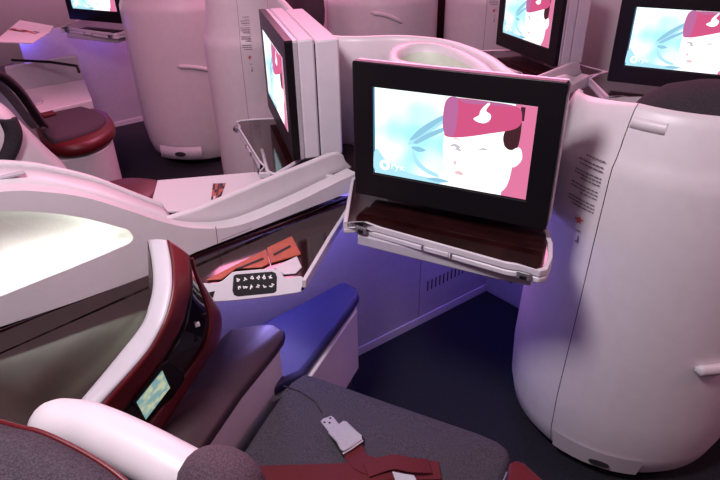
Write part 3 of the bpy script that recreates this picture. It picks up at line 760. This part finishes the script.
# ------------------------------------------------------------ far left seat group
fs3 = thing('airline_seat', P(80, 160, 0), 'distant seat with plum cushion and burgundy rim at the upper left', 'seat')
cp = [(24, 98), (38, 92), (52, 96), (78, 104), (98, 110), (105, 117), (98, 125), (80, 132), (62, 137), (50, 138), (40, 128), (30, 112)]
cushion('seat_cushion', crom([P(x, y, .50) for x, y in cp], 3, True), .05, M['fabric2'], fs3, .02)
rp = [(30, 104), (60, 100), (98, 108), (109, 113), (114, 124), (106, 133), (88, 142), (66, 146), (50, 144), (40, 136)]
cushion('burgundy_rim', crom([P(x, y, .475) for x, y in rp], 3, True), .065, M['red'], fs3, .025)
bp_ = [(40, 120), (60, 112), (98, 116), (109, 124), (107, 136), (88, 146), (66, 150), (50, 148)]
slab('seat_base', [V((p_.x, p_.y, 0)) for p_ in crom([P(x, y, .45) for x, y in bp_], 3, True)], (0, 0, .40), M['white'], fs3, .004)
bk = crom([P(x, y, z_) for x, y, z_ in ((-12, 72, .95), (0, 79, .90), (14, 92, .80), (26, 108, .68), (36, 122, .56), (40, 126, .52))], 4)
rows = [bk, [q+V((.012, .01, .004)) for q in bk], [q+V((.03, .02, -.01)) for q in bk]]
grid('backrest', rows, M['fabric2'], fs3, solid=.02)
band('backrest_trim', [q+V((-.015, -.02, 0)) for q in bk], .035, .012, M['trim'], fs3)
b3 = thing('seat_belt', P(44, 106, .51), 'small red seat belt with pale buckle on the distant cushion', 'seat belt')
slab('strap', [P(x, y, .515) for x, y in ((30, 101), (42, 101), (56, 113), (44, 116), (35, 112))], (0, 0, -.01), M['belt'], b3, .002)
slab('buckle', [P(x, y, .53) for x, y in ((30, 100), (36, 97), (43, 99), (42, 102), (34, 104))], (0, 0, -.01), M['metal'], b3, .002)
# cabinet beside the far seat
fc = thing('footrest_cabinet', P(60, 100, 0), 'pale footrest cabinet lit blue below the top left table', 'cabinet')
slab('body', [V((p_.x, p_.y, 0)) for p_ in [P(x, y, .52) for x, y in ((12, 92), (84, 79), (92, 100), (40, 112))]], (0, 0, .52), M['white'], fc, .006)
slab('upper_panel', [V((p_.x, p_.y, .5)) for p_ in [P(x, y, .52) for x, y in ((12, 90), (82, 77), (83, 79), (12, 92))]], (0, 0, .16), M['grey'], fc, .004)
tube('rail', [P(12, 60, .70), P(50, 62, .70), P(77, 66, .70), P(79, 72, .68)], .008, M['black'], fc, 8)
la = thing('armrest_console', P(6, 80, 0), 'plum topped console at the left edge beside the distant seat', 'console')
slab('leather_top', [P(x, y, .62) for x, y in ((-30, 68), (0, 66), (14, 62), (18, 66), (12, 72), (-30, 84))], (0, 0, -.03), M['brown'], la, .006)
slab('body', [V((p_.x, p_.y, 0)) for p_ in [P(x, y, .59) for x, y in ((-30, 70), (13, 66), (15, 70), (-30, 86))]], (0, 0, .58), M['white'], la, .004)
# white pod-like shell and grey headrest at the left edge, nearer
ns = thing('neighbour_seat_shell', P(20, 200, 0), 'smooth white shell with grey headrest band at the left edge', 'seat shell')
sil = [(-70, 75), (-30, 90), (0, 103), (22, 124), (45, 147), (62, 163), (74, 182), (84, 215)]
s3 = crom([W(x, y, P(30, 150, .80), DH) for x, y in sil], 5)
rows = [[q+NA*.12+V((0, 0, -.05)) for q in s3], [q+NA*.06-V((0, 0, .012)) for q in s3], s3, [q-NA*.05+V((0, 0, -.012)) for q in s3], [q-NA*.10-V((0, 0, .06)) for q in s3], [q-NA*.14-V((0, 0, .55)) for q in s3]]
grid('shell', rows, M['white'], ns, solid=.004)
ph = P(30, 150, .80)-NA*.15
rows = [crom([W(x+o_*math.cos(math.radians(an)), y+o_*math.sin(math.radians(an)), ph, DH)-NA*b_ for x, y, an in ((-12, 176, 20), (4, 164, 10), (13, 148, 0), (15, 133, -5), (9, 119, -10))], 4) for o_, b_ in ((-9, -.01), (-4, .004), (2, .004), (7, -.012))]
grid('headrest_band', rows, M['headrest'], ns, solid=.01)
# burgundy seat edge seen past the divider
ne_ = thing('seat_edge', P(128, 184, .4), 'burgundy leather seat edge showing just above the divider', 'seat')
cushion('leather_roll', crom([P(x, y, .50) for x, y in ((92, 186), (108, 179), (130, 175), (156, 177), (162, 182), (154, 196), (130, 205), (95, 200))], 3, True), .06, M['red'], ne_, .03)
cushion('fabric_pad', crom([P(x, y, .49) for x, y in ((112, 190), (135, 183), (160, 182), (190, 200), (150, 215))], 3, True), .06, M['fabric2'], ne_, .02)
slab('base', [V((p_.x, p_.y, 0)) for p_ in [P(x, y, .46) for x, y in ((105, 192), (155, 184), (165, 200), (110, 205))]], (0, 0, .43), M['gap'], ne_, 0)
# partition behind the top left monitor
wallstrip('far_partition', [(-3.5, 4.35), (-2.8, 4.62), (-2.0, 4.85), (-1.4, 4.95)], [1.5, 1.5, 1.5, 1.5], .0, .04, M['white'], 'pink lit partition behind the top left monitor', 'partition')
wallstrip('far_partition', [(.95, 3.0), (1.1, 3.1), (1.35, 3.0), (1.6, 2.7), (1.75, 2.5)], [1.35]*5, .0, .04, M['white'], 'pink lit partition between the two top right monitors', 'partition')
wallstrip('far_partition', [(-1.2, 6.2), (0, 6.0), (1.2, 5.6), (3.0, 4.6)], [1.9]*4, .0, .04, M['brown'], 'dark far partition glimpsed between the shells at the top', 'partition')
dk = ell('dark_seat_back', CC+ray(306, 10)*3.3, .10, .10, .16, 30, M['fabric2'], None); tag(dk, 'dark seat back top glimpsed behind the edge on monitor, left of the curved handle', 'seat back')

# ------------------------------------------------------------ lights
def area(name, loc, size, power, c, target, sy=None):
    l = bpy.data.lights.new(name, 'AREA'); l.energy = power; l.color = c; l.size = size
    if sy: l.shape = 'RECTANGLE'; l.size_y = sy
    o = bpy.data.objects.new(name, l); col.objects.link(o); o.location = loc
    o.rotation_euler = (V(target)-V(loc)).to_track_quat('-Z', 'Y').to_euler(); return o
def led(loc, p, c=(.10, .12, 1), size=.02, name='footwell_led'):
    l = bpy.data.lights.new(name, 'POINT'); l.energy = p; l.color = c; l.shadow_soft_size = size
    o = bpy.data.objects.new(name, l); col.objects.link(o); o.location = loc; return o
area('ceiling_or_added_pink_light', (.3, 4.2, 2.6), 3.0, 128, (1, .32, .54), (.2, 3.4, .8), 1.0)
area('ceiling_or_added_pink_light', (-1.6, 2.0, 2.6), 1.5, 30, (1, .40, .60), (-1.8, 4.2, .9))  # second pink light, added to brighten the partition at upper left
area('ceiling_white_light', (-.45, .45, 2.12), .3, 27, (1, .89, .95), (.5, 1.3, .8))
area('pink_fill_light', (.9, -1.2, 2.5), 1.2, 10, (1, .60, .80), (.0, 1.4, .9))  # added pink fill behind the camera, lifts the divider face
area('cabin_side_light', (2.2, .6, 1.9), .6, 9, (1, .40, .48), (.9, 1.4, .4))
led((.02, 1.60, .69), 1.2, (.28, .22, 1)); led((-.24, 1.38, .66), 2.6, (.40, .32, 1)); led((.50, 1.92, .60), 3.2, (.10, .10, 1))
led(V((.10, 1.60, .70))+T3, .8)
led(V((-.35, 1.40, .72))+T3, 1.2)
# strip lamp tucked behind the lower lip of the divider's recess, shining up into the reflector
p0, p1 = D(-20, 302, .012), D(118, 247, .012)
for k in range(4):
    q = p0.lerp(p1, (k+.5)/4); l = bpy.data.lights.new('recess_lamp', 'AREA'); l.shape = 'RECTANGLE'; l.size = (p1-p0).length/4; l.size_y = .012
    l.energy = .045; l.color = (1, 1, .97); o = bpy.data.objects.new('recess_lamp', l); col.objects.link(o)
    dz = (NA*.75+V((0, 0, 1))*.66).normalized(); xx = (p1-p0).normalized(); zz = -dz; yy = zz.cross(xx).normalized(); xx = yy.cross(zz)
    mm = Matrix((xx, yy, zz)).transposed().to_4x4(); mm.translation = q; o.matrix_world = mm
w = bpy.data.worlds.new('world'); sc.world = w; w.use_nodes = True
bg = w.node_tree.nodes['Background']; bg.inputs['Color'].default_value = (1, .50, .72, 1); bg.inputs['Strength'].default_value = .09
sc.view_settings.view_transform = 'Standard'; sc.view_settings.look = 'None'; sc.view_settings.gamma = 1; sc.view_settings.exposure = 0
sc.view_settings.use_curve_mapping = False
